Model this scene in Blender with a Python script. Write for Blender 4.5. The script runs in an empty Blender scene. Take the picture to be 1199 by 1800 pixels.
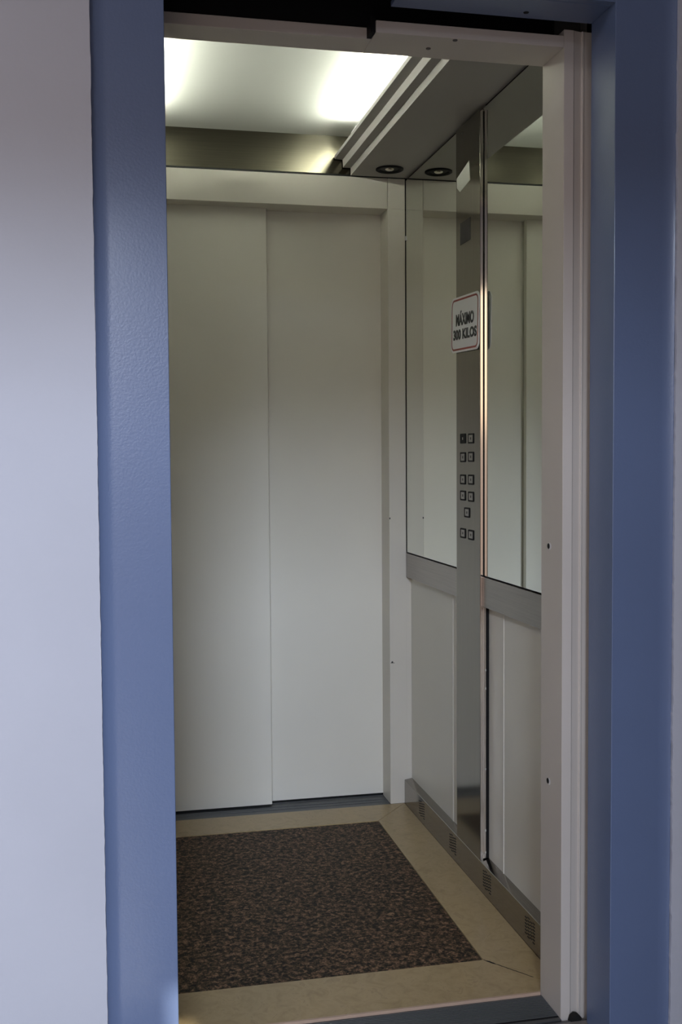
import bpy, bmesh, math, random
from mathutils import Vector, Matrix

random.seed(7)
scene = bpy.context.scene
COL = scene.collection
PI = math.pi

# ------------------------------------------------------------------ camera
cam_data = bpy.data.cameras.new('camera')
cam = bpy.data.objects.new('camera', cam_data)
COL.objects.link(cam)
F_PX = 1879.5
cam_data.sensor_fit = 'VERTICAL'
cam_data.sensor_height = 36.0
cam_data.lens = F_PX / 1800.0 * 36.0
cam_data.clip_start = 0.02
YAW, PITCH, ROLL = 0.21475, -0.0502, -0.0068
fwd = Vector((math.sin(YAW) * math.cos(PITCH), math.cos(YAW) * math.cos(PITCH), math.sin(PITCH)))
right0 = Vector((math.cos(YAW), -math.sin(YAW), 0))
up0 = right0.cross(fwd)
right = right0 * math.cos(ROLL) + up0 * math.sin(ROLL)
up = -right0 * math.sin(ROLL) + up0 * math.cos(ROLL)
m = Matrix((right, up, -fwd)).transposed().to_4x4()
m.translation = Vector((-0.98264, -3.46821, 1.17641))
cam.matrix_world = m
scene.camera = cam

# ------------------------------------------------------------------ light
world = bpy.data.worlds.new('world')
scene.world = world
world.use_nodes = True
wb = world.node_tree.nodes['Background']
# daylight sky: dusky ground below the horizon, warm bright haze low down, cool sky above
wnt = world.node_tree
wtc = wnt.nodes.new('ShaderNodeTexCoord')
wsp = wnt.nodes.new('ShaderNodeSeparateXYZ')
wrp = wnt.nodes.new('ShaderNodeValToRGB')
wmr = wnt.nodes.new('ShaderNodeMapRange')
wmr.inputs['From Min'].default_value = -0.5
wmr.inputs['From Max'].default_value = 0.5
wnt.links.new(wtc.outputs['Generated'], wsp.inputs[0])
wnt.links.new(wsp.outputs['Z'], wmr.inputs['Value'])
wnt.links.new(wmr.outputs['Result'], wrp.inputs['Fac'])
els = wrp.color_ramp.elements
for _ in range(4):
    els.new(0.5)
for el, (p, c) in zip(els, [(0.0, (0.16, 0.13, 0.12)), (0.46, (0.30, 0.23, 0.21)), (0.515, (0.36, 0.28, 0.25)), (0.545, (0.95, 0.72, 0.55)), (0.66, (1.0, 0.82, 0.66)), (0.80, (0.62, 0.74, 1.0))]):
    el.position = p
    el.color = (*c, 1)
wnt.links.new(wrp.outputs['Color'], wb.inputs[0])
wb.inputs[1].default_value = 2.1


def area(name, loc, target, sx, sy, power, col):
    l = bpy.data.lights.new(name, 'AREA')
    l.shape = 'RECTANGLE'
    l.size, l.size_y = sx, sy
    l.energy = power
    l.color = col
    o = bpy.data.objects.new(name, l)
    COL.objects.link(o)
    o.location = loc
    o.rotation_euler = (Vector(target) - Vector(loc)).to_track_quat('-Z', 'Z').to_euler()
    return o


area('daylight_entrance', (-1.9, -9.0, 3.30), (-0.7, -1.0, 1.2), 1.6, 0.55, 375.0, (0.78, 0.88, 1.07))
area('added_hall_fill', (-2.3, -3.4, 2.98), (-2.0, -3.0, 0.0), 0.6, 0.6, 17.0, (1.0, 0.93, 0.95))  # unseen fill added to lift the dim upper hall walls; no fitting there
sun = bpy.data.lights.new('sun', 'SUN')
sun.energy = 5.5
sun.angle = math.radians(0.55)
sun.color = (1.0, 0.93, 0.8)
so = bpy.data.objects.new('sun', sun)
COL.objects.link(so)
so.rotation_euler = Vector((0.0, 1.0, -0.753)).to_track_quat('-Z', 'Y').to_euler()

scene.view_settings.view_transform = 'Standard'
scene.view_settings.look = 'None'
scene.view_settings.gamma = 1.0
scene.view_settings.exposure = 0.0
scene.view_settings.use_curve_mapping = False
scene.cycles.use_denoising = True
scene.cycles.max_bounces = 10
scene.cycles.diffuse_bounces = 6
scene.cycles.glossy_bounces = 6
scene.cycles.sample_clamp_indirect = 6.0
scene.cycles.caustics_reflective = True

TUBE = 330.0          # emission of the fluorescent tubes

# ------------------------------------------------------------------ helpers
def thing(name, label, cat, loc=(0, 0, 0), group=None):
    o = bpy.data.objects.new(name, None)
    COL.objects.link(o)
    o.location = loc
    o.empty_display_size = 0.05
    o['label'] = label
    o['category'] = cat
    if group:
        o['group'] = group
    return o


def tag(o, label, cat, group=None):
    o['label'] = label
    o['category'] = cat
    if group:
        o['group'] = group
    return o


def origin_of(p):
    v = Vector((0, 0, 0))
    while p is not None:
        v += p.location
        p = p.parent
    return v


class MB:
    """collects shapes in world coordinates, links them as one mesh object"""
    def __init__(self):
        self.bm = bmesh.new()

    def box(self, a, b, bevel=0.0, seg=2, skip=()):
        x0, x1 = sorted((a[0], b[0])); y0, y1 = sorted((a[1], b[1])); z0, z1 = sorted((a[2], b[2]))
        t = bmesh.new()
        vs = [t.verts.new((x, y, z)) for x in (x0, x1) for y in (y0, y1) for z in (z0, z1)]
        for f in ((0, 1, 3, 2), (4, 6, 7, 5), (0, 4, 5, 1), (2, 3, 7, 6), (0, 2, 6, 4), (1, 5, 7, 3)):
            t.faces.new([vs[i] for i in f])
        if bevel > 0:
            bmesh.ops.bevel(t, geom=list(t.edges), offset=bevel, segments=seg, affect='EDGES', profile=0.5)
        self.merge(t)
        return self

    def merge(self, t, mat=None):
        if mat is not None:
            bmesh.ops.transform(t, matrix=mat, verts=t.verts)
        bmesh.ops.recalc_face_normals(t, faces=t.faces)
        me = bpy.data.meshes.new('tmp')
        t.to_mesh(me)
        t.free()
        self.bm.from_mesh(me)
        bpy.data.meshes.remove(me)

    def prism(self, pts, axis, a, b, bevel=0.0):
        """closed outline pts extruded along axis from a to b; pts are the two other coordinates in order"""
        t = bmesh.new()

        def P(p, w):
            if axis == 'x': return (w, p[0], p[1])
            if axis == 'y': return (p[0], w, p[1])
            return (p[0], p[1], w)
        v0 = [t.verts.new(P(p, a)) for p in pts]
        v1 = [t.verts.new(P(p, b)) for p in pts]
        n = len(pts)
        t.faces.new(v0); t.faces.new(v1)
        for i in range(n):
            t.faces.new((v0[i], v0[(i + 1) % n], v1[(i + 1) % n], v1[i]))
        if bevel > 0:
            bmesh.ops.recalc_face_normals(t, faces=t.faces)
            bmesh.ops.bevel(t, geom=list(t.edges), offset=bevel, segments=2, affect='EDGES', profile=0.5)
        self.merge(t)
        return self

    def lathe(self, prof, n=48, mat=None):
        t = bmesh.new()
        rings = []
        for r, z in prof:
            if r < 1e-6:
                rings.append([t.verts.new((0, 0, z))])
            else:
                rings.append([t.verts.new((r * math.cos(2 * PI * k / n), r * math.sin(2 * PI * k / n), z)) for k in range(n)])
        for a, b in zip(rings, rings[1:]):
            for k in range(n):
                k2 = (k + 1) % n
                if len(a) == 1 and len(b) == 1: continue
                if len(a) == 1: t.faces.new((a[0], b[k], b[k2]))
                elif len(b) == 1: t.faces.new((a[k], b[0], a[k2]))
                else: t.faces.new((a[k], b[k], b[k2], a[k2]))
        self.merge(t, mat)
        return self

    def build(self, name, mat, parent=None, smooth=False):
        o0 = origin_of(parent)
        bmesh.ops.translate(self.bm, vec=-o0, verts=self.bm.verts)
        me = bpy.data.meshes.new(name)
        self.bm.to_mesh(me)
        self.bm.free()
        if smooth:
            for p in me.polygons:
                p.use_smooth = True
        me.materials.append(mat)
        o = bpy.data.objects.new(name, me)
        COL.objects.link(o)
        if parent is not None:
            o.parent = parent
        return o


def recentre(o):
    """move a parentless mesh's origin to its base centre"""
    vs = [v.co for v in o.data.vertices]
    c = Vector(((min(v.x for v in vs) + max(v.x for v in vs)) / 2, (min(v.y for v in vs) + max(v.y for v in vs)) / 2, min(v.z for v in vs)))
    for v in o.data.vertices:
        v.co = v.co - c
    o.location = c
    return o


def struct(o):
    o['kind'] = 'structure'
    return o


# ------------------------------------------------------------------ materials
def mat(name, col, rough=0.5, metal=0.0, spec=0.5, coat=0.0):
    mt = bpy.data.materials.new(name)
    mt.use_nodes = True
    b = mt.node_tree.nodes['Principled BSDF']
    b.inputs['Base Color'].default_value = (*col, 1)
    b.inputs['Roughness'].default_value = rough
    b.inputs['Metallic'].default_value = metal
    b.inputs['Specular IOR Level'].default_value = spec
    if coat:
        b.inputs['Coat Weight'].default_value = coat
        b.inputs['Coat Roughness'].default_value = 0.15
    return mt


def nd(mt, t, **kw):
    n = mt.node_tree.nodes.new(t)
    for k, v in kw.items():
        setattr(n, k, v)
    return n


def coords(mt, scale=(1, 1, 1)):
    tc = nd(mt, 'ShaderNodeTexCoord')
    mp = nd(mt, 'ShaderNodeMapping')
    mp.inputs['Scale'].default_value = scale
    g = nd(mt, 'ShaderNodeNewGeometry')
    mt.node_tree.links.new(g.outputs['Position'], mp.inputs['Vector'])
    mt.node_tree.nodes.remove(tc)
    return mp.outputs['Vector']


def noise(mt, vec, scale, detail=4, rough=0.5, dist=0.0):
    n = nd(mt, 'ShaderNodeTexNoise')
    n.inputs['Scale'].default_value = scale
    n.inputs['Detail'].default_value = detail
    n.inputs['Roughness'].default_value = rough
    n.inputs['Distortion'].default_value = dist
    mt.node_tree.links.new(vec, n.inputs['Vector'])
    return n.outputs['Fac']


def ramp(mt, fac, stops):
    r = nd(mt, 'ShaderNodeValToRGB')
    e = r.color_ramp.elements
    while len(e) < len(stops):
        e.new(0.5)
    for el, (p, c) in zip(e, stops):
        el.position = p
        el.color = (*c, 1)
    mt.node_tree.links.new(fac, r.inputs['Fac'])
    return r.outputs['Color']


def bump(mt, fac, strength, dist=0.001):
    b = nd(mt, 'ShaderNodeBump')
    b.inputs['Strength'].default_value = strength
    b.inputs['Distance'].default_value = dist
    mt.node_tree.links.new(fac, b.inputs['Height'])
    mt.node_tree.links.new(b.outputs['Normal'], mt.node_tree.nodes['Principled BSDF'].inputs['Normal'])


def setc(mt, out, inp='Base Color'):
    mt.node_tree.links.new(out, mt.node_tree.nodes['Principled BSDF'].inputs[inp])


def lerp3(c, k):
    return tuple(min(1, x * k) for x in c)


def painted(name, col, rough, var=0.04, bscale=220, bstr=0.05, coat=0.0, spec=0.5):
    mt = mat(name, col, rough, spec=spec, coat=coat)
    v = coords(mt)
    setc(mt, ramp(mt, noise(mt, v, 3.0, 5), [(0.3, lerp3(col, 1 - var)), (0.7, lerp3(col, 1 + var))]))
    bump(mt, noise(mt, v, bscale, 2), bstr, 0.001)
    return mt


M = {}
M['cream'] = painted('cream_paint', (0.80, 0.78, 0.70), 0.34, 0.02, 260, 0.03)
M['frame_white'] = painted('frame_white_paint', (0.66, 0.63, 0.56), 0.42, 0.025, 240, 0.04)
M['portal_white'] = painted('portal_white_paint', (0.60, 0.555, 0.505), 0.42, 0.03, 200, 0.05)
M['laminate'] = painted('laminate_white', (0.72, 0.70, 0.63), 0.33, 0.02, 300, 0.03)
M['ceiling_white'] = painted('ceiling_white', (0.42, 0.425, 0.405), 0.40, 0.02, 120, 0.02, spec=0.9)
M['soffit'] = painted('soffit_grey_white', (0.33, 0.315, 0.30), 0.5, 0.02, 200, 0.02)
M['blue'] = painted('blue_enamel', (0.126, 0.174, 0.305), 0.34, 0.04, 240, 0.22, coat=0.15)
M['plaster'] = painted('lilac_plaster', (0.51, 0.53, 0.60), 0.6, 0.03, 110, 0.28)
M['hall_floor'] = painted('hall_floor_stone', (0.20, 0.18, 0.165), 0.35, 0.15, 60, 0.05)
M['hall_paint'] = painted('hall_paint', (0.62, 0.60, 0.61), 0.7, 0.03, 90, 0.1)
M['black'] = mat('black_metal', (0.006, 0.006, 0.007), 0.6, spec=0.2)
M['rubber'] = mat('black_rubber', (0.012, 0.012, 0.012), 0.7, spec=0.2)
M['shaft'] = mat('shaft_dark', (0.02, 0.02, 0.022), 0.9, spec=0.1)
M['mirror'] = mat('mirror_glass', (0.83, 0.86, 0.80), 0.0, 1.0)
M['sill'] = mat('sill_metal', (0.13, 0.135, 0.14), 0.42, 0.6)
v = coords(M['sill'], (2, 220, 220)); bump(M['sill'], noise(M['sill'], v, 1.0, 3), 0.25, 0.001)
M['chrome'] = mat('chrome', (0.7, 0.66, 0.62), 0.16, 1.0)
M['sign_white'] = mat('sign_white', (0.82, 0.84, 0.86), 0.4)
M['sign_red'] = mat('sign_red', (0.24, 0.03, 0.025), 0.45)
M['ink'] = mat('black_ink', (0.015, 0.017, 0.018), 0.5)
M['paper'] = mat('paper', (0.60, 0.61, 0.56), 0.7)
M['display'] = mat('display_glass', (0.012, 0.010, 0.012), 0.45, spec=0.2)
M['white_plastic'] = mat('white_plastic', (0.8, 0.8, 0.8), 0.4)
M['screw'] = mat('screw_metal', (0.10, 0.09, 0.09), 0.4, 0.8)


def brushed(name, col, rough, scale, strength=0.12):
    mt = mat(name, col, rough, 1.0)
    v = coords(mt, scale)
    f = noise(mt, v, 1.0, 4, 0.6)
    setc(mt, ramp(mt, f, [(0.25, lerp3(col, 0.85)), (0.75, lerp3(col, 1.1))]))
    bump(mt, f, strength, 0.0006)
    return mt


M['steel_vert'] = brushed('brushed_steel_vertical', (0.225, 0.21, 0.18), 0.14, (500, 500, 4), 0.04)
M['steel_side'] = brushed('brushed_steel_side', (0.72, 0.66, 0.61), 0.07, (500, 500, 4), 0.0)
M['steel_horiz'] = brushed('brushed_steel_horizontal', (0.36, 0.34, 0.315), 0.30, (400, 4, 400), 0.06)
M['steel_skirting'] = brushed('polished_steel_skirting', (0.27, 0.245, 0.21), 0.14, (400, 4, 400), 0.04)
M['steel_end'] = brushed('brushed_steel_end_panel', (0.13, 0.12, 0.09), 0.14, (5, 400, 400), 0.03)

# cream marble
mt = mat('cream_marble', (0.4, 0.33, 0.2), 0.28)
v = coords(mt)
f1 = noise(mt, v, 26, 10, 0.72, 1.0)
setc(mt, ramp(mt, f1, [(0.25, (0.281, 0.199, 0.095)), (0.45, (0.378, 0.279, 0.14)), (0.58, (0.421, 0.314, 0.165)), (0.62, (0.329, 0.239, 0.12)), (0.75, (0.451, 0.342, 0.185))]))
M['marble'] = mt
mt = mat('marble_edge', (0.50, 0.36, 0.27), 0.35)
M['marble_edge'] = mt

# dark speckled granite insert
mt = mat('speckled_granite', (0.1, 0.08, 0.06), 0.55, spec=0.15)
v = coords(mt)
n1 = noise(mt, v, 74, 4, 0.75, 0.5)
c1 = ramp(mt, n1, [(0.40, (0.006, 0.006, 0.004)), (0.46, (0.034, 0.027, 0.017)), (0.53, (0.115, 0.072, 0.044)), (0.62, (0.28, 0.175, 0.11))])
n2 = noise(mt, v, 190, 3, 0.7)
c2 = ramp(mt, n2, [(0.38, (0.35, 0.35, 0.36)), (0.60, (1.25, 1.2, 1.15))])
mx = nd(mt, 'ShaderNodeMix', data_type='RGBA', blend_type='MULTIPLY')
mx.inputs['Factor'].default_value = 1.0
mt.node_tree.links.new(c1, mx.inputs[6]); mt.node_tree.links.new(c2, mx.inputs[7])
setc(mt, mx.outputs[2])
M['granite'] = mt


def emit(name, col, s):
    mt = bpy.data.materials.new(name)
    mt.use_nodes = True
    nt = mt.node_tree
    nt.nodes.clear()
    e = nt.nodes.new('ShaderNodeEmission')
    e.inputs[0].default_value = (*col, 1)
    e.inputs[1].default_value = s
    o = nt.nodes.new('ShaderNodeOutputMaterial')
    nt.links.new(e.outputs[0], o.inputs[0])
    return mt


M['tube'] = emit('fluorescent_tube', (0.97, 1.0, 0.85), TUBE)

# ------------------------------------------------------------------ key dimensions (metres)
H = 2.1016                   # underside of the lowered side ceilings
CW = -1.12                   # left wall of the cabin
D = 0.0109                   # control column and skirting stand this far off the mirror plane
PR = 0.0155                  # laminate lies this far behind the mirror plane
Y1, Y2 = -0.5607, -0.7576    # control column
LF, LN = -1.3116, -1.4203    # cabin portal, inner and outer edge
XJ = -0.0699
HJ = 1.9991
FY = -1.5596                 # face of the blue landing frame
XL, XR = -0.8736, -0.0277
WF = 0.1252
HB = 2.0346
RB = -1.4554                 # back of the blue reveal
WY = FY - 0.012              # plaster face
MX = (XJ + (2 * -0.4718 - XJ)) / 2

# ------------------------------------------------------------------ hall shell
HX0, HX1, HY0, HZ = -3.2, 2.4, -5.0, 3.05


def rough_edge_wall(name, x_edge, x_far, sgn):
    """plaster wall whose edge along the blue frame is hand-finished and slightly ragged"""
    t = MB()
    pts = []
    n = 420
    z = 0.0
    rnd = random.Random(3 if sgn > 0 else 9)
    off = 0
    amp = 0.0004 if sgn < 0 else 0.0009
    for i in range(n + 1):
        z = HZ * i / n
        off = off * 0.5 + rnd.uniform(-amp, amp)
        pts.append((x_edge + off, z))
    pts += [(x_far, HZ), (x_far, 0.0)]
    t.prism(pts, 'y', WY, WY + 0.10)
    return struct(t.build(name, M['plaster']))


rough_edge_wall('wall_left', XL - WF, HX0, -1)
rough_edge_wall('wall_right', XR + WF, HX1, 1)
t = MB(); t.box((XL - WF + 0.004, WY, HB + 0.14), (XR + WF - 0.004, WY + 0.10, HZ))
struct(t.build('wall_above_frame', M['plaster']))
t = MB(); t.box((HX0, HY0, -0.12), (HX1, -1.44, -0.004)); struct(t.build('floor', M['hall_floor']))
t = MB(); t.box((HX0, HY0, HZ), (HX1, WY + 0.1, HZ + 0.1)); struct(t.build('ceiling', M['hall_paint']))
t = MB(); t.box((HX0 - 0.1, HY0, 0), (HX0, WY + 0.1, HZ)); struct(t.build('wall_side_left', M['hall_paint']))
t = MB(); t.box((HX1, HY0, 0), (HX1 + 0.1, WY + 0.1, HZ)); struct(t.build('wall_side_right', M['hall_paint']))
# back wall: entrance opening, plus narrow unseen slot added to cast the sun patch
OX0, OX1, OZ = -2.7, -0.895, 2.32
SX0, SX1, SZ0, SZ1 = -0.892, -0.827, 2.60, 2.842
t = MB()
yb = (HY0 - 0.04, HY0)
t.box((HX0, yb[0], 0), (OX0, yb[1], HZ))
t.box((OX0, yb[0], OZ), (SX0, yb[1], HZ))
t.box((OX1, yb[0], 0), (SX1, yb[1], OZ))
t.box((SX0, yb[0], OZ), (SX1, yb[1], SZ0))
t.box((SX0, yb[0], SZ1), (SX1, yb[1], HZ))
t.box((SX1, yb[0], 0), (HX1, yb[1], HZ))
struct(t.build('wall_back', M['hall_paint']))
# dark lift shaft around the cabin
t = MB()
t.box((-1.30, -1.46, -0.3), (-1.26, 0.5, 2.75)); t.box((0.26, -1.46, -0.3), (0.30, 0.5, 2.75))
t.box((-1.30, -1.46, 2.70), (0.30, 0.5, 2.75)); t.box((-1.30, 0.46, -0.3), (0.30, 0.5, 2.75))
t.box((-1.30, -1.46, -0.3), (0.30, 0.5, -0.26))
struct(t.build('wall_shaft', M['shaft']))

# ------------------------------------------------------------------ cabin shell
t = MB()
t.box((PR, -1.30, 0.0), (PR + 0.02, 0.0, 2.28))
# raised joint beads between the laminate sheets
for y in (-0.4487, -0.8660):
    t.box((PR - 0.0018, y - 0.0022, 0.08), (PR + 0.001, y + 0.0022, 0.775), 0.0008)
struct(t.build('wall_cabin_right', M['laminate']))
t = MB(); t.box((CW - 0.02, -1.30, 0.0), (CW, 0.0, 2.28)); struct(t.build('wall_cabin_left', M['laminate']))
t = MB(); t.box((CW, -1.31, 2.2285), (PR, 0.03, 2.25)); struct(t.build('ceiling_cabin', M['ceiling_white']))
t = MB()
t.box((CW, -1.31, -0.06), (PR, 0.0, -0.0225)); struct(t.build('floor_cabin', M['shaft']))

# mitred marble border: four slabs of one inlaid border
root = thing('marble_border', 'cream marble border of mitred slabs framing the dark granite inset on the lift floor', 'floor border', (-0.52, -0.65, -0.02))
ox0, ox1, oy0, oy1 = CW, -D - 0.0003, LF, 0.0
ix0, ix1, iy0, iy1 = -0.90, -0.1418, -1.143, -0.1525
g = 0.0010
for q in (
        [(ox0, oy1), (ox1 - g, oy1), (ix1 - g, iy1), (ix0, iy1)],
        [(ox1, oy1 - g), (ox1, oy0 + 2 * g), (ix1, iy0 + g), (ix1, iy1 - g)],
        [(ox1, oy0), (ox0, oy0), (ix0, iy0), (ix1, iy0)],
        [(ox0, oy0 + g), (ox0, oy1 - g), (ix0, iy1 - g), (ix0, iy0 + g)]):
    t = MB(); t.prism(q, 'z', -0.0195, 0.0, 0.0006); t.build('border_slab', M['marble'], root)
t = MB()
n = 60
EX = XL - 0.006
pts = [(EX, LF), (EX, LF - 0.0060)] + [(EX + (XJ - 0.002 - EX) * i / n, LF - 0.0055 + random.uniform(-0.0010, 0.0010)) for i in range(1, n)] + [(XJ - 0.002, LF - 0.0055), (XJ - 0.002, LF)]
t.prism(pts, 'z', -0.0195, 0.0005)
e = t.build('front_edge', M['marble_edge'], root)
e['label'] = 'pinkish raw front edge'
t = MB()
ca, cb = Vector((ix1 + 0.001, iy0 - 0.001)), Vector((XJ + 0.01, 0))
cb.y = iy0 + (oy0 - iy0) * (cb.x - ix1) / (ox1 - ix1)
cd = (cb - ca); cn = Vector((-cd.y, cd.x)).normalized()
rc = random.Random(4)
lo, hi = [], []
for i in range(25):
    u = i / 24
    w = 0.0011 + 0.0011 * rc.random() + (0.0028 if 2 <= i <= 5 else 0)
    p = ca + cd * u + cn * rc.uniform(-0.0006, 0.0006)
    hi.append(tuple(p + cn * w * 0.5)); lo.append(tuple(p - cn * w * 0.5))
t.prism(hi + lo[::-1], 'z', -0.002, 0.0004)
cr = t.build('crack', M['rubber'], root)
cr['label'] = 'dark chipped joint'

t = MB(); t.box((ix0 + 0.002, iy0 + 0.003, -0.0195), (ix1 - 0.002, iy1 - 0.002, -0.0015), 0.0008)
tag(recentre(t.build('floor_inset', M['granite'])), 'dark brown speckled granite panel set in the middle of the lift floor', 'floor inset')
t = MB()
for a, b in (((ix0, iy0), (ix1, iy0 + 0.003)), ((ix0, iy1 - 0.002), (ix1, iy1)), ((ix1 - 0.002, iy0), (ix1, iy1)), ((ix0, iy0), (ix0 + 0.002, iy1))):
    t.box((a[0], a[1], -0.019), (b[0], b[1], -0.004))
tag(recentre(t.build('floor_joint', M['rubber'])), 'thin black joint line around the speckled granite floor panel', 'joint')

# ------------------------------------------------------------------ far door: portal, leaves, sill
PX = -0.0604
PL = -0.872
root = thing('cabin_door_surround', 'cream metal surround framing the closed sliding doors at the far end of the lift', 'door frame', (-0.47, 0.06, 0))
t = MB(); t.box((PX, 0.0, 0.0), (-0.0015, 0.1015, 2.0), 0.0012); t.box((PX, 0.0, 2.0), (-0.0015, 0.1015, H - 0.002), 0.0012); t.box((-0.0018, 0.0005, 0.0), (PR, 0.1015, 0.8557))
j = t.build('jamb', M['frame_white'], root)
t = MB(); t.lathe([(0, 0.0015), (0.003, 0.001), (0.0035, 0)], 12, Matrix.Translation((-0.052, 0.0, 0.486)) @ Matrix.Rotation(PI / 2, 4, 'X'))
t.box((-0.058, -0.0006, 0.4830), (-0.044, 0.0005, 0.4845))
t.box((-0.060, -0.0006, 0.9705), (-0.0565, 0.0005, 0.9765))
t.build('scuff_mark', M['ink'], j)
t = MB(); t.box((CW + 0.0006, 0.0, 0.0), (PL, 0.0680, H - 0.002), 0.0012); t.build('jamb', M['frame_white'], root)
t = MB(); t.prism([(PL + 0.0006, 0.0), (PX - 0.0010, 0.0), (PX - 0.0010, 0.1015), (-0.4556, 0.1015), (-0.4556, 0.0680), (PL + 0.0006, 0.0680)], 'z', 2.0, H - 0.002, 0.0010); t.build('header', M['frame_white'], root)

t = MB(); t.box((-0.98, 0.0690, 0.007), (-0.4564, 0.094, 2.06), 0.0015)
l1 = tag(recentre(t.build('sliding_door', M['cream'])), 'left leaf of the cream far lift doors, overlapping in front of the other leaf', 'elevator door', 'leaves of the far sliding doors')
t = MB(); t.box((-0.50, 0.1026, 0.007), (-0.035, 0.1276, 2.06), 0.0015)
l2 = tag(recentre(t.build('sliding_door', M['cream'])), 'right leaf of the cream far lift doors, set further back beside the jamb', 'elevator door', 'leaves of the far sliding doors')

t = MB(); t.box((PL - 0.1, 0.0006, -0.02), (PX, 0.150, -0.0006))
for y in (0.03, 0.055, 0.098, 0.131):
    t.box((PL - 0.1, y, -0.001), (PX, y + 0.004, 0.0012))
recentre(tag(t.build('door_sill', M['sill']), 'grey grooved metal sill under the closed far doors', 'door sill'))
t = MB(); t.box((-1.1, 0.15, -0.02), (0.1, 0.20, 2.2)); struct(t.build('wall_behind_doors', M['shaft']))

# ------------------------------------------------------------------ ceiling pieces
def cove(name, label, pts, y0, y1):
    t = MB()
    t.prism(pts, 'y', y0, y1, 0.0)
    return tag(recentre(t.build(name, M['soffit'])), label, 'ceiling soffit', 'stepped side soffits of the lift ceiling')


y_near, y_far = -1.3105, -0.0045
# right: lowered panel with stepped moulding
prof = [(0.0145, H), (-0.1872, H), (-0.1872, 2.1255), (-0.2126, 2.1258), (-0.2140, 2.1505), (-0.2405, 2.1520), (-0.2415, 2.1615),
        (-0.2300, 2.1615), (-0.2290, 2.1640), (0.0145, 2.1640)]
cove('stepped_soffit', 'grey-white lowered soffit with stepped moulding beside the mirror, holding the downlight', prof, y_near, y_far)
c2 = CW + (-0.0)
cove('stepped_soffit', 'grey-white lowered soffit over the left wall, hidden behind the blue post', [(c2 - x if x > 0 else c2 - x, z) for x, z in [(0.0, H), (-0.1872, H), (-0.1872, 2.1255), (-0.2126, 2.1258), (-0.2140, 2.1505), (-0.2405, 2.1520), (-0.2415, 2.1615), (-0.2300, 2.1615), (-0.2290, 2.1640), (0.0, 2.1640)]], y_near, y_far)

t = MB(); t.box((CW, 0.004, H + 0.0005), (PR, 0.0075, 2.2283))
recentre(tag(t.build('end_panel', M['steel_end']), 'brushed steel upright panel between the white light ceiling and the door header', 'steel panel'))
t = MB(); t.box((CW, 0.0, H - 0.0018), (PR, 0.004, H + 0.004)); recentre(tag(t.build('dark_strip', M['rubber']), 'thin dark strip along the foot of the steel end panel above the header', 'strip'))  # thin black strip between panel foot and header


def tube(xc, label):
    root = thing('fluorescent_tube', label, 'lamp', (xc, -0.70, 2.166), 'tubes behind the soffit lips')
    sx = -1 if xc > -0.5 else 1
    t = MB(); t.box((xc + sx * 0.0215, -0.17, 2.1642), (xc + sx * 0.0225, -1.08, 2.190)); t.build('added_light_block', M['white_plastic'], root)  # unseen strip added to keep direct tube light off the header and steps
    t = MB(); t.lathe([(0, 0), (0.008, 0), (0.008, 0.84), (0, 0.84)], 20, Matrix.Translation((xc, -0.20, 2.190)) @ Matrix.Rotation(PI / 2, 4, 'X'))
    t.build('glass_tube', M['tube'], root, True)
    for y in (-0.19, -1.05):
        t = MB(); t.box((xc - 0.015, y - 0.008, 2.1650), (xc + 0.015, y + 0.008, 2.204), 0.003); t.build('socket', M['white_plastic'], root)


tube(-0.200, 'fluorescent tube glowing behind the stepped soffit on the mirror side')
tube(CW + 0.200, 'fluorescent tube glowing behind the soffit over the left wall')

# downlight
root = thing('downlight', 'unlit round recessed downlight with black ring in the soffit near the far corner', 'lamp', (-0.0819, -0.1053, H))
T = Matrix.Translation((-0.0819, -0.1053, H))
t = MB(); t.lathe([(0.0445, 0.0), (0.0445, -0.0035), (0.041, -0.0055), (0.036, -0.0050), (0.030, -0.0006), (0.030, 0.0)], 48, T); t.build('ring', M['rubber'], root, True)
t = MB(); t.lathe([(0.030, -0.0007), (0.022, -0.0012), (0.012, -0.0012)], 48, T); t.build('reflector', M['black'], root, True)
t = MB(); t.lathe([(0.0150, -0.0010), (0.0130, -0.0040), (0.008, -0.0060), (0, -0.0068)], 32, T); t.build('lens', M['chrome'], root, True)

# ------------------------------------------------------------------ right wall furniture
def mirror(y0, y1, label):
    root = thing('mirror', label, 'mirror', (0.01, (y0 + y1) / 2, 0.86), 'mirrors on the right lift wall')
    t = MB(); t.box((0.0, y0, 0.8590), (0.005, y1, H - 0.0080), 0.0008); t.build('glass', M['mirror'], root)
    t = MB(); t.box((0.005, min(y0, y1) - 0.0, 0.8570), (PR - 0.0004, max(y0, y1), H - 0.0006)); t.build('backing_board', M['rubber'], root)
    return root


mr = mirror(-0.0035, Y1 - 0.0008, 'tall mirror between the far corner and the steel button column')
t = MB(); t.box((-0.003, -0.0085, 1.8975), (0.001, -0.0018, 1.912), 0.0008)
t.build('clip', M['white_plastic'], mr)
mirror(Y2 + 0.0008, -1.302, 'tall mirror between the steel button column and the front portal')


def rail(y0, y1, label):
    t = MB(); t.box((-0.0035, y0, 0.7753), (PR - 0.0004, y1, 0.8557), 0.001)
    return recentre(tag(t.build('wall_rail', M['steel_horiz']), label, 'steel rail', 'steel rails under the mirrors'))


rail(-0.0035, Y1 - 0.0008, 'flat brushed steel rail under the far mirror')
rail(Y2 + 0.0005, -1.302, 'flat brushed steel rail under the near mirror beside the portal')

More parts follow.
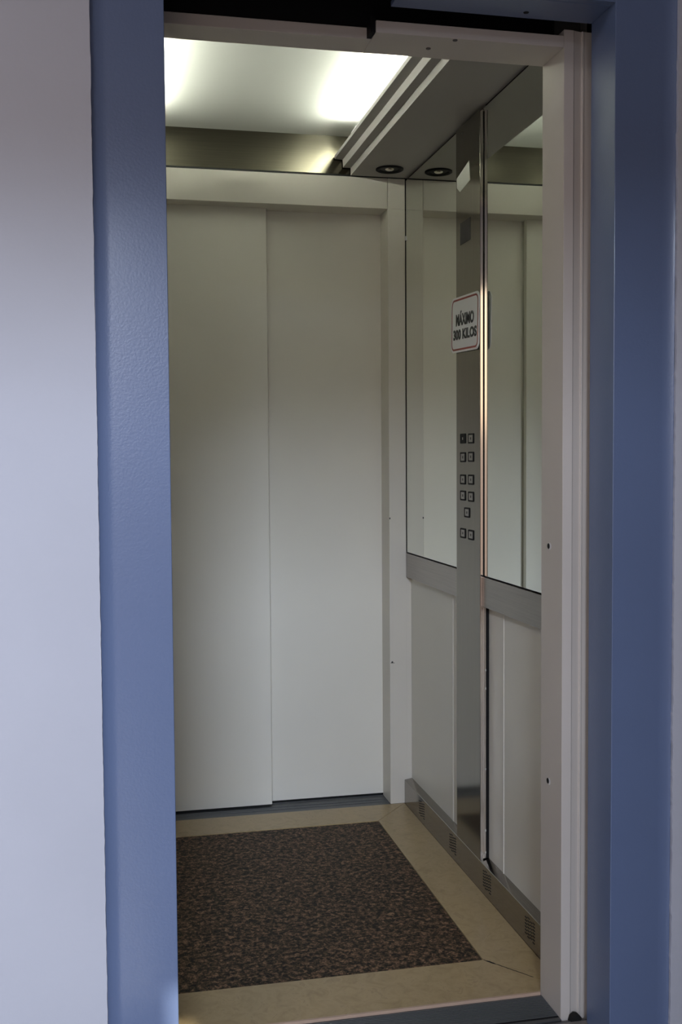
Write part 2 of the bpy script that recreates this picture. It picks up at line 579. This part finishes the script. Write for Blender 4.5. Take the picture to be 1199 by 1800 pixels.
# skirting with vents
root = thing('skirting', 'brushed steel skirting board with clusters of vent slots along the right wall', 'skirting', (0.0, -0.65, 0.0))
t = MB()
t.prism([(-D, 0.0), (-D, 0.0800), (-D + 0.0012, 0.0812), (PR - 0.0003, 0.0855), (PR - 0.0003, 0.0)], 'y', -0.0015, -1.302)
t.build('plate', M['steel_skirting'], root)
for yc in (-0.2045, -0.5215, -0.8105, -1.108):
    t = MB()
    for cidx in range(4):
        for r in range(7):
            y = yc - 0.024 + cidx * 0.016
            z = 0.0205 + r * 0.0078 + (0.0039 if cidx % 2 else 0)
            if z > 0.070: continue
            t.prism([(y - 0.0060, z - 0.0012), (y + 0.0060, z - 0.0012), (y + 0.0060, z + 0.0016), (y - 0.0060, z + 0.0016)], 'x', -D - 0.0004, -D + 0.0004)
    t.build('vent', M['rubber'], root)

# control column
root = thing('control_column', 'tall brushed steel control column with floor buttons between the two mirrors', 'control panel', (0, (Y1 + Y2) / 2, 0.081))
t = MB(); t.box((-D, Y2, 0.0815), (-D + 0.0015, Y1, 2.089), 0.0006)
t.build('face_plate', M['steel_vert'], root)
t = MB()
t.box((-D + 0.0016, Y2 + 0.0002, 0.0815), (-0.0022, Y2 + 0.0060, 2.089), 0.0006)
t.box((-D + 0.0016, Y1 - 0.0060, 0.0815), (0.0018, Y1 - 0.0004, 2.089), 0.0006)
t.box((-0.0023, Y2 + 0.0004, 0.0862), (0.0062, Y2 + 0.0060, 0.7740), 0.0006)
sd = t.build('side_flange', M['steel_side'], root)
sd['label'] = 'brighter polished side edge'
t = MB(); t.box((-0.0021, Y2 + 0.0012, 0.0865), (PR - 0.0006, Y1 - 0.003, 2.085)); t.build('back_box', M['black'], root)
t = MB()
for z in (0.10, 0.16, 0.33, 0.55, 0.60):
    t.box((0.0040, Y2 - 0.0002, z), (0.0064, Y2 + 0.0010, z + 0.004 + 0.003 * random.random()))
t.build('paint_chip', M['paper'], sd)
# display
t = MB(); t.box((-D - 0.0006, -0.6820, 1.7660), (-D, -0.5975, 1.8262), 0.0003); t.build('display', M['display'], root)
# screw near the top
t = MB(); t.lathe([(0.0035, 0), (0.003, 0.0012), (0, 0.0015)], 16, Matrix.Translation((-D, -0.615, 2.068)) @ Matrix.Rotation(-PI / 2, 4, 'Y')); t.build('screw', M['screw'], root)


def ring(y0, y1, z0, z1, w, xa, xb, r=0.003, n=5):
    """rounded rectangular ring in the yz plane"""
    def out(y0, y1, z0, z1, r):
        p = []
        for cy, cz, a0 in ((y1 - r, z1 - r, 0), (y0 + r, z1 - r, 90), (y0 + r, z0 + r, 180), (y1 - r, z0 + r, 270)):
            for k in range(n + 1):
                a = math.radians(a0 + 90 * k / n)
                p.append((cy + r * math.cos(a), cz + r * math.sin(a)))
        return p
    o = out(y0, y1, z0, z1, r)
    i = out(y0 + w, y1 - w, z0 + w, z1 - w, max(0.0005, r - w))
    t = bmesh.new()
    vo0 = [t.verts.new((xa, *p)) for p in o]; vi0 = [t.verts.new((xa, *p)) for p in i]
    vo1 = [t.verts.new((xb, *p)) for p in o]; vi1 = [t.verts.new((xb, *p)) for p in i]
    N = len(o)
    for k in range(N):
        l = (k + 1) % N
        t.faces.new((vo0[k], vo0[l], vi0[l], vi0[k])); t.faces.new((vo1[k], vi1[k], vi1[l], vo1[l]))
        t.faces.new((vo0[k], vo1[k], vo1[l], vo0[l])); t.faces.new((vi0[k], vi0[l], vi1[l], vi1[k]))
    return t, i


def rounded(y0, y1, z0, z1, r, n=6):
    p = []
    for cy, cz, a0 in ((y1 - r, z1 - r, 0), (y0 + r, z1 - r, 90), (y0 + r, z0 + r, 180), (y1 - r, z0 + r, 270)):
        for k in range(n + 1):
            a = math.radians(a0 + 90 * k / n)
            p.append((cy + r * math.cos(a), cz + r * math.sin(a)))
    return p


YA, YB = -0.6190, -0.6865
rows = [(YA, 1.2290, 1), (YB, 1.2280, 0), (YA, 1.1770, 0), (YB, 1.1780, 0), (YA, 1.1150, 0), (YB, 1.1155, 0),
        (YA, 1.0700, 0), (YB, 1.0690, 0), ((YA + YB) / 2 - 0.001, 1.0240, 0), (YA, 0.9645, 0), (YB, 0.9640, 0)]
bw, bh = 0.021, 0.0138
for k, (yc, zc, dark) in enumerate(rows):
    t = MB()
    tt, _ = ring(yc - bw, yc + bw, zc - bh, zc + bh, 0.0042, -D - 0.0020, -D, 0.004)
    t.merge(tt)
    b = t.build('button', M['rubber'], root)
    t = MB(); t.prism(rounded(yc - bw + 0.0044, yc + bw - 0.0044, zc - bh + 0.0044, zc + bh - 0.0044, 0.002), 'x', -D - 0.0014, -D)
    c = t.build('cap', M['rubber'] if dark else M['steel_horiz'], b)
    if dark:
        c['label'] = 'black cap of the topmost left button'
    t = MB(); t.box((-D - 0.0018, yc - 0.0035, zc - 0.0035), (-D - 0.0012, yc + 0.0035, zc + 0.0035), 0.0003)
    t.build('mark', M['steel_horiz'] if dark else M['ink'], b)

# paper sticker on the column
t = MB(); t.prism([(-0.5680, 1.9560), (-0.6720, 1.9790), (-0.6800, 1.9260), (-0.5960, 1.9130), (-0.5700, 1.9300)], 'x', -D - 0.0009, -D - 0.0001)
recentre(tag(t.build('paper_label', M['paper']), 'crooked torn white paper label near the top of the steel column', 'label'))

# capacity sign
ys, zs = -0.6510, 1.5445
root = thing('capacity_sign', 'white sign with red border reading MÁXIMO 300 KILOS on the steel column', 'sign', (-0.0165, ys, zs))
SWd, SHt = 0.236, 0.153
t = MB(); t.prism(rounded(ys - SWd / 2, ys + SWd / 2, zs - SHt / 2, zs + SHt / 2, 0.020), 'x', -0.0175, -0.0158); sp = t.build('plate', M['sign_white'], root)
t = MB(); tt, _ = ring(ys - SWd / 2 + 0.0075, ys + SWd / 2 - 0.0075, zs - SHt / 2 + 0.0055, zs + SHt / 2 - 0.0055, 0.0050, -0.0178, -0.0172, 0.020); t.merge(tt); t.build('border', M['sign_red'], root)
t = MB(); t.box((-0.0158, ys - 0.06, zs - 0.04), (-D, ys + 0.06, zs + 0.04)); t.build('mounting_pad', M['rubber'], root)


def text_mesh(body, name, w, h, yc, zc, x, parent, bold):
    cu = bpy.data.curves.new('txt', 'FONT')
    cu.body = body
    cu.align_x = 'CENTER'
    cu.offset = bold
    cu.extrude = 0.0
    cu.resolution_u = 4
    o = bpy.data.objects.new('txt', cu)
    COL.objects.link(o)
    dg = bpy.context.evaluated_depsgraph_get()
    me = bpy.data.meshes.new_from_object(o.evaluated_get(dg))
    bpy.data.objects.remove(o)
    xs = [v.co.x for v in me.vertices]; yy = [v.co.y for v in me.vertices]
    x0, x1, y0, y1 = min(xs), max(xs), min(yy), max(yy)
    t = bmesh.new(); t.from_mesh(me); bpy.data.meshes.remove(me)
    for v in t.verts:
        u = (v.co.x - (x0 + x1) / 2) / (x1 - x0) * w
        s = (v.co.y - (y0 + y1) / 2) / (y1 - y0) * h
        v.co = Vector((x, yc - u, zc + s))
    r = bmesh.ops.extrude_face_region(t, geom=list(t.faces))
    for v in [e for e in r['geom'] if isinstance(e, bmesh.types.BMVert)]:
        v.co.x += 0.0005
    b = MB(); b.merge(t)
    return b.build(name, M['ink'], parent)


# letter rows read from the far side (left in the photograph) towards the camera
text_mesh('MÁXIMO', 'lettering', 0.150, 0.041, ys - 0.002, zs + 0.0165, -0.0181, root, 0.045)
text_mesh('300 KILOS', 'lettering', 0.196, 0.029, ys - 0.003, zs - 0.0275, -0.0181, root, 0.045)
root.rotation_euler = (math.radians(2.2), 0, 0)

# ------------------------------------------------------------------ front portal of the cabin
root = thing('cabin_portal', 'off-white metal portal around the near entrance of the lift cabin', 'door frame', (-0.47, -1.37, 0))
SZ = -0.003
# right jamb with folded outer profile
t = MB()
pr = [(XJ, LF), (XJ, LN), (-0.0490, LN), (-0.0470, LN + 0.002), (-0.0300, LN + 0.006), (-0.0290, LN + 0.002), (-0.0260, LN + 0.002), (-0.0250, LN + 0.004), (0.06, LN + 0.010), (0.06, LF)]
t.prism(pr, 'z', -0.028, 2.0346, 0.0006)
jr = t.build('jamb', M['portal_white'], root)
for z in (0.9872, 0.4821):
    t = MB(); t.lathe([(0.0062, 0), (0.0060, 0.0008), (0, 0.0009)], 16, Matrix.Translation((XJ, -1.3507, z)) @ Matrix.Rotation(-PI / 2, 4, 'Y'))
    t.build('screw_hole', M['black'], jr)
    t = MB(); t.lathe([(0.0075, 0), (0.0070, 0.0003), (0, 0.0004)], 16, Matrix.Translation((XJ, -1.3565, z)) @ Matrix.Rotation(-PI / 2, 4, 'Y'))
    t.build('chipped_ring', M['white_plastic'], jr)
t = MB(); t.box((CW, LF, 0.0), (XL - 0.008, LN, 2.0222), 0.0008); t.build('jamb', M['portal_white'], root)
# header: right part stands forward, left part set back
XS = -0.4600
t = MB(); t.box((XS, LF, HJ), (XJ - 0.0004, LN, 2.0222), 0.0008)
hr = t.build('header', M['portal_white'], root)
hr['label'] = 'right header length standing forward'
for (x, y) in ((-0.3368, -1.3617), (-0.2974, -1.4130)):
    t = MB(); t.lathe([(0.0050, 0), (0.0046, -0.0016), (0.0012, -0.0020), (0, -0.0012)], 16, Matrix.Translation((x, y, HJ)))
    t.build('screw', M['screw'], hr)
t = MB(); t.box((XL - 0.008, LF, HJ), (XS - 0.0004, -1.3840, 2.0212), 0.0008)
hl = t.build('header', M['portal_white'], root)
t = MB(); t.box((XS - 0.010, -1.3850, HJ + 0.0005), (XS - 0.0008, -1.4180, 2.030)); t.build('end_cap', M['black'], root)
t = MB(); t.box((CW, -1.3108, 2.0100), (PR, -1.3060, 2.228)); t.build('lintel_plate', M['soffit'], root)

t = MB(); t.box((CW, -1.375, 2.0225), (XJ - 0.0006, -1.312, 2.50), 0.002)
recentre(tag(t.build('door_gear_cover', M['black']), 'black cover of the door gear above the near portal', 'door gear'))

# cabin sill and landing sill
t = MB()
t.box((CW, -1.3175, -0.03), (XJ, LN - 0.004, -0.006))
y = -1.3240
while y > -1.415:
    if abs(y + 1.4110) > 0.004:
        t.box((CW, y - 0.0028, -0.0065), (XJ - 0.001, y, -0.0040), 0.0006)
    y -= 0.0062
root = thing('cabin_sill', 'dark ribbed metal sill in front of the marble floor edge', 'door sill', (-0.6, -1.366, -0.03))
t.build('ribbed_plate', M['sill'], root)
t = MB(); t.box((CW, -1.4132, -0.0062), (XJ - 0.001, -1.4088, -0.0052)); t.build('groove', M['black'], root)
t = MB()
t.box((XL - 0.02, -1.4300, -0.035), (XR + 0.01, -1.5550, -0.008))
y = -1.434
while y > -1.55:
    t.box((XL - 0.02, y - 0.0034, -0.0085), (XR + 0.01, y, -0.0045), 0.0006)
    y -= 0.0078
recentre(tag(t.build('landing_sill', M['sill']), 'dark ribbed landing sill between the two blue posts', 'door sill'))

# black rubber foot by the right jamb
t = MB()
t.prism([(-0.056, -0.0078), (-0.034, -0.0078), (-0.030, 0.001), (-0.036, 0.007), (-0.044, 0.009), (-0.052, 0.004)], 'y', -1.440, -1.4240, 0.001)
recentre(tag(t.build('rubber_stop', M['rubber']), 'small black rubber stop at the foot of the right jamb', 'door stop'))

# ------------------------------------------------------------------ blue landing frame
root = thing('landing_frame', 'blue enamelled landing door frame around the lift entrance', 'door frame', (-0.45, -1.51, 0))
for s, x0, x1 in ((-1, XL - WF, XL), (1, XR, XR + WF)):
    t = MB()
    # hollow folded post: face plate and deep reveal
    inner = x1 if s < 0 else x0
    outer = x0 if s < 0 else x1
    k = 1 if s < 0 else -1
    P = [(inner, FY), (inner, RB), (inner - k * 0.020, RB), (inner - k * 0.020, FY + 0.02), (outer, FY + 0.02)] + [(outer + k * 0.026 * (i / 8), FY - 0.0062 * (1 - i / 8) ** 2) for i in range(9)]
    t.prism(P, 'z', 0.0, HB + 0.16, 0.0012)
    p = t.build('post', M['blue'], root)
t = MB(); t.box((XL - 0.001, FY, HB), (XR + 0.001, FY + 0.018, HB + 0.16), 0.0012); t.build('header_face', M['blue'], root)
t = MB(); t.box((-0.4400, FY + 0.0185, HB), (XR - 0.0005, RB, HB + 0.010), 0.001)
sf = t.build('header_soffit', M['blue'], root)
t = MB(); t.lathe([(0.0055, 0), (0.0050, -0.0008), (0, -0.0009)], 16, Matrix.Translation((-0.1763, -1.4817, HB))); t.build('bolt_hole', M['black'], sf)
t = MB(); t.box((XL + 0.001, FY + 0.019, HB + 0.085), (XR - 0.001, RB, HB + 0.13)); t.build('header_core', M['black'], root)
t = MB(); t.box((XL - 0.18, -1.452, HB + 0.06), (XR + 0.2, -1.380, HB + 0.16)); t.build('header_back', M['black'], root)
